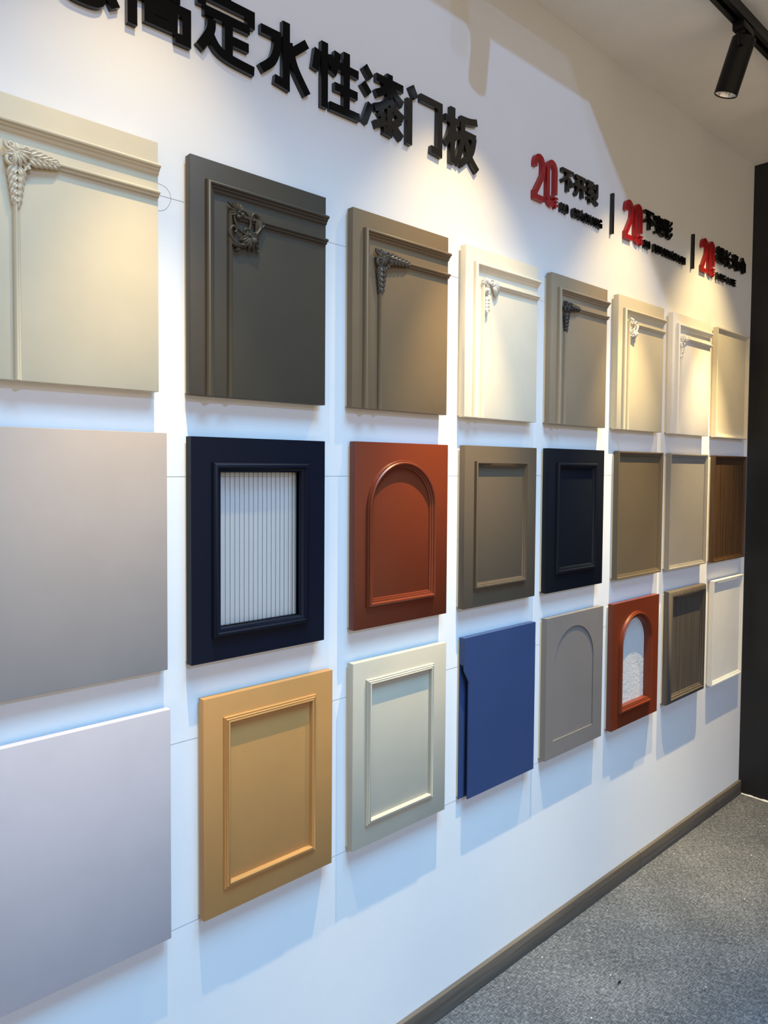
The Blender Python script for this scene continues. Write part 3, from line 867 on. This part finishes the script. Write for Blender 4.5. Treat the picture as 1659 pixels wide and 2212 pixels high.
def stroke(bm, pts, wd, sx, sz, depth, closed=False):
    """one square-ended stroke as a solid bar; box units scaled by sx, sz"""
    P = [Vector((p[0] * sx, p[1] * sz)) for p in pts]
    n = len(P)
    L, Rr = [], []
    for i in range(n):
        if closed:
            a, b, c = P[i - 1], P[i], P[(i + 1) % n]
        else:
            a, b, c = P[max(i - 1, 0)], P[i], P[min(i + 1, n - 1)]
        d1, d2 = b - a, c - b
        if d1.length < 1e-9: d1 = d2
        if d2.length < 1e-9: d2 = d1
        d1.normalize(); d2.normalize()
        n1 = Vector((-d1.y, d1.x)); n2 = Vector((-d2.y, d2.x))
        m = n1 + n2
        m = m / max(m.length, 1e-6)
        m = m / max(0.45, m.dot(n1))
        L.append(b + m * wd / 2); Rr.append(b - m * wd / 2)
    B = 0.0008
    def rows_at(y, k):
        return ([bm.verts.new((lerp(p.x, q.x, k), y, lerp(p.y, q.y, k))) for p, q in zip(L, Rr)], [bm.verts.new((lerp(q.x, p.x, k), y, lerp(q.y, p.y, k))) for p, q in zip(L, Rr)])
    lb, rb = rows_at(-0.0003, 0)
    lf, rf = rows_at(-depth, 0)
    cnt = n if closed else n - 1
    for i in range(cnt):
        j = (i + 1) % n
        bm.faces.new((lf[i], rf[i], rf[j], lf[j]))
        bm.faces.new((lb[i], lb[j], rb[j], rb[i]))
        bm.faces.new((lb[i], lf[i], lf[j], lb[j]))
        bm.faces.new((rb[i], rb[j], rf[j], rf[i]))
    if not closed:
        bm.faces.new((lb[0], rb[0], rf[0], lf[0]))
        bm.faces.new((lb[-1], lf[-1], rf[-1], rb[-1]))

def glyph_into(bm, g, wdt, hgt, sw, depth):
    for k, s in enumerate(G[g]):
        fl = ''
        if isinstance(s[0], str):
            fl = s[0]; s = s[1:]
        pts = list(s)
        closed = 'c' in fl
        if 's' in fl:
            if closed:
                q = [pts[-1]] + pts + [pts[0], pts[1]]
                sm = smooth_path(q, 5)
                pts = sm[5:5 + 5 * len(s)]
            else:
                pts = smooth_path(pts, 6)
        stroke(bm, pts, sw, wdt / 100, hgt / 100, depth + 0.00002 * k, closed)

def glyph(name, g, x, z, wdt, hgt, sw, depth, mat, label, cat, group):
    bm = bmesh.new()
    glyph_into(bm, g, wdt, hgt, sw, depth)
    o = link_mesh(name, bm, mat, None, 30)
    o.location = (x, 0, z)
    tag(o, label, cat, group)
    return o

K = MAT['black_acrylic']; RED = MAT['red_acrylic']
BIG = [('gan', 'big black headline character nearly hidden by the top edge, leftmost of all'),
       ('gao', 'big black headline character half cut off by the top edge, second from the left'),
       ('ding', 'big black headline character just touching the top edge, sixth from the right end'),
       ('shui', 'big black headline character above the charcoal panel, fifth from the right end'),
       ('xing', 'big black headline character fourth from the right end'),
       ('qi', 'big black headline character of many strokes, third from the right end'),
       ('men', 'big black headline character like an open doorway, second from the right end'),
       ('ban', 'big black headline character at the right end of the line')]
for i, (g, lab) in enumerate(BIG):
    glyph('wall_character', g, 1.3160 - 0.1323 * (7 - i), 2.1530, 0.1235, 0.1330, 0.0172, 0.0110, K, lab, 'sign letter', 'headline characters on the wall')

SETS = [(1.6785, 1.8150, 0.0670, [('bu', '不'), ('kai', '开'), ('lie', '裂')], 'NO CRACKING', 1.8125, 0.0206, 'first'),
        (2.1750, 2.3060, 0.0675, [('bu', '不'), ('bian', '变'), ('xingshape', '形')], 'NO DEFORMATION', 2.3050, 0.0220, 'middle'),
        (2.7420, 2.8800, 0.0725, [('chao', '超'), ('chang', '长'), ('shou', '寿'), ('ming', '命')], 'LONG LIFE', 2.8830, 0.0205, 'last')]
ORD = ['first', 'second', 'third', 'fourth', 'fifth', 'sixth', 'seventh', 'eighth', 'ninth', 'tenth', 'eleventh', 'twelfth', 'thirteenth']
for x20, xc, pitch, chars, words, xw, wp, which in SETS:
    where = 'left of the words ' + words
    glyph('wall_digit', '2', x20, 2.1520, 0.0500, 0.1275, 0.0150, 0.0120, RED, 'red raised numeral two ' + where, 'sign digit', 'red digits on the wall')
    # the zero, its lower right corner cut away for the small year character
    bm = bmesh.new()
    zx, zh, zr = 0.0520, 0.1290, 0.0184
    loop = []
    cx_, lo_z, hi_z = zx / 2, zr + 0.0075, zh - zr - 0.0075
    loop.append((zx - 0.0075, 0.038))
    loop.append((zx - 0.0075, hi_z))
    for k in range(1, 12):
        a = math.pi * k / 12
        loop.append((cx_ + zr * math.cos(a), hi_z + zr * 1.05 * math.sin(a)))
    loop.append((0.0075, hi_z)); loop.append((0.0075, lo_z))
    for k in range(1, 9):
        a = math.pi + math.pi * 0.62 * k / 8
        loop.append((cx_ + zr * math.cos(a), lo_z + zr * math.sin(a)))
    stroke(bm, loop, 0.0150, 1.0, 1.0, 0.0120)
    o = link_mesh('wall_digit', bm, RED, None, 30); o.location = (x20 + 0.0600, 0, 2.1515)
    tag(o, 'red raised numeral zero ' + where, 'sign digit', 'red digits on the wall')
    glyph('wall_character', 'nian', x20 + 0.0855, 2.1505, 0.0345, 0.0345, 0.0052, 0.0110, RED, 'tiny red character tucked into the zero ' + where, 'sign letter', 'tiny red characters on the wall')
    for i, (g, ch) in enumerate(chars):
        glyph('wall_character', g, xc + pitch * i, 2.2155, 0.0620, 0.0620, 0.0092 if g in ('lie', 'bian', 'chao', 'shou', 'ming', 'xingshape') else 0.0108, 0.0110, K, 'small black Chinese character, %s of the row above %s' % (ORD[i], words), 'sign letter', 'small black characters on the wall')
    wi = 0
    cnt = {}
    word_no = 0
    nth = 0
    flat_words = words.split(' ')
    pos = 0
    for c in words:
        if c == ' ':
            wi += 1; word_no += 1; pos = 0
            continue
        wl = flat_words[word_no]
        lab = 'small black raised letter %s, %s letter in the words %s' % (c, ORD[nth], words)
        nth += 1
        wd = 0.0178 if c != 'I' else 0.0178
        glyph('wall_letter', c, xw + wp * wi, 2.1505, wd, 0.0255, 0.0046, 0.0110, K, lab, 'sign letter', 'small black letters on the wall')
        wi += 1; pos += 1

for x, lab in ((2.0965, 'thin black upright bar between NO CRACKING and the middle red 20'), (2.6700, 'thin black upright bar between NO DEFORMATION and the last red 20')):
    bm = bmesh.new(); add_box(bm, 0, 0.0085, -0.0115, -0.0003, 0, 0.1265, 0.0004)
    o = link_mesh('divider_bar', bm, K); o.location = (x, 0, 2.1495)
    tag(o, lab, 'sign bar', 'divider bars on the wall')

# ------------------------------------------------------------------ track and spotlights
TY = -0.372
t = thing('ceiling_track', 'black lighting track running along the white ceiling', 'light track', (0, TY, CEIL))
bm = bmesh.new()
# open channel
prof = [(-.018, 0), (-.018, -.032), (-.006, -.032), (-.006, -.026), (-.014, -.022), (-.014, -.006), (.014, -.006), (.014, -.022), (.006, -.026), (.006, -.032), (.018, -.032), (.018, 0)]
A = [bm.verts.new((-1.2, y, z)) for y, z in prof]; B = [bm.verts.new((CORNER - .12, y, z)) for y, z in prof]
for i in range(len(prof)):
    j = (i + 1) % len(prof)
    bm.faces.new((A[i], A[j], B[j], B[i]))
bm.faces.new(A); bm.faces.new(B)
link_mesh('rail', bm, MAT['black_metal'], t, smooth=0)
for x in (-1.203, CORNER - .12):
    bm = bmesh.new(); add_box(bm, x, x + .003, -.019, .019, -.033, 0)
    link_mesh('end_cap', bm, MAT['black_metal'], t, smooth=0)

TILT = R(19)
def lathe(bm, prof, M, seg=32):
    rings = []
    for r, z in prof:
        rings.append([bm.verts.new(M @ Vector((r * math.cos(2 * math.pi * k / seg), r * math.sin(2 * math.pi * k / seg), z))) for k in range(seg)])
    for a, b in zip(rings, rings[1:]):
        for k in range(seg):
            bm.faces.new((a[k], a[(k + 1) % seg], b[(k + 1) % seg], b[k]))
    return rings

def spotlight(x, label, gain=1.0):
    t = thing('track_spotlight', label, 'spotlight', (x, TY, CEIL - .032), 'track spotlights aimed at the display wall')
    bm = bmesh.new(); add_box(bm, -.046, .030, -.016, .016, -.022, 0.0, .002)
    link_mesh('track_adapter', bm, MAT['black_metal'], t)
    bm = bmesh.new()
    lathe(bm, [(0.0, -.020), (.011, -.020), (.011, -.030), (.007, -.032), (.007, -.060), (0.0, -.060)], Matrix.Translation((-.026, 0, 0)), 18)
    link_mesh('swivel_stem', bm, MAT['black_metal'], t)
    # the can hangs from the stem, tipped so that its mouth faces the wall
    M = Matrix.Translation((0.010, 0.004, -.024)) @ Matrix.Rotation(TILT, 4, 'X')
    RAD, LEN = 0.0325, 0.150
    bm = bmesh.new()
    lathe(bm, [(0, 0.0), (RAD - .002, 0.0), (RAD, -.002), (RAD, -LEN + .001), (RAD - .0008, -LEN), (RAD - .0028, -LEN), (RAD - .0030, -LEN + .003), (RAD - .0030, -LEN + .060), (0, -LEN + .060)], M)
    can = link_mesh('can', bm, MAT['black_metal'], t)
    bm = bmesh.new()
    seg = 24
    prof_ = [(RAD - .0032, -LEN + .003), (.0255, -LEN + .018), (.0205, -LEN + .034), (.0140, -LEN + .046), (.0105, -LEN + .050)]
    rings = lathe(bm, prof_, M, seg)
    rnd = random.Random(7)
    for rg in rings[1:-1]:
        for k, v in enumerate(rg):
            v.co += Vector((rnd.uniform(-.0006, .0006), rnd.uniform(-.0006, .0006), 0))
    link_mesh('reflector', bm, MAT['reflector'], can, smooth=0)
    bm = bmesh.new()
    rr = [bm.verts.new(M @ Vector((.0100 * math.cos(k * math.pi / 10), .0100 * math.sin(k * math.pi / 10), -LEN + .0500))) for k in range(20)]
    bm.faces.new(list(reversed(rr)))
    link_mesh('led_chip', bm, MAT['led'], can, smooth=0, recalc=False)
    # reflector lamp: a wide soft spill, plus a core added and aimed steeper to brighten lower rows
    for nm, pw, sz, ax in (('spot_spill', SPILL_POWER, 72, 16), ('spot_core', CORE_POWER, 38, 8)):
        ld = bpy.data.lights.new(nm, 'SPOT')
        ld.energy = pw * gain; ld.color = WARM if nm == 'spot_core' else (1.0, 0.73, 0.33)
        ld.spot_size = R(sz); ld.spot_blend = 1.0; ld.shadow_soft_size = 0.008
        lo = bpy.data.objects.new(nm, ld); COL.objects.link(lo)
        lo.parent = t
        lo.matrix_local = M @ Matrix.Translation((0, 0, -LEN + .024)) @ Matrix.Rotation(R(ax) - TILT, 4, 'X')
    return t
spotlight(-0.42, 'black spotlight on the track left of the photo', 0.5)
spotlight(0.53, 'black spotlight on the track above the cream carved panel', 0.75)
spotlight(1.345, 'black spotlight on the track whose shadow falls beside the headline', 1.35)
spotlight(2.165, 'black cylindrical spotlight hanging from the track at the upper right', 1.35)
spotlight(2.77, 'black spotlight on the track near the black wall', 1.75)

# ------------------------------------------------------------------ crumbs on the carpet
random.seed(11)
CH = MAT['caulk']
chips = [(1.93, -.075), (2.06, -.06), (2.34, -.15), (2.62, -.11), (2.22, -.40), (1.80, -.22), (1.62, -.27), (2.75, -.24), (2.45, -.33), (1.95, -.42), (2.95, -.06), (2.55, -.045), (1.55, -.06), (1.72, -.05), (3.02, -.19)]
for i, (x, y) in enumerate(chips):
    bm = bmesh.new()
    r = random.uniform(.0013, .0026)
    bmesh.ops.create_icosphere(bm, subdivisions=1, radius=r)
    for v in bm.verts:
        v.co = Vector((v.co.x * random.uniform(.7, 1.3), v.co.y * random.uniform(.7, 1.3), v.co.z * 0.5 + r * 0.45))
    o = link_mesh('plaster_crumb', bm, CH, None, smooth=0); o.location = (x, y, 0)
    tag(o, 'tiny white plaster crumb on the grey carpet', 'crumb', 'white plaster crumbs on the carpet')
bm = bmesh.new()
tube(bm, smooth_path([(0, 0, .0025), (.008, .003, .0035), (.014, .001, .003), (.019, .004, .002)], 5), [.0012, .002, .0022, .002, .0018, .0022, .0026, .0028, .0026, .0024, .0022, .0018, .0014, .001, .0008, .0006], 0.6, 6)
for v in bm.verts:
    v.co = Vector((v.co.x, v.co.z, -v.co.y))
o = link_mesh('black_scrap', bm, MAT['black_metal']); o.location = (1.78, -.255, 0.0005)
tag(o, 'small black scrap lying on the grey carpet', 'scrap')
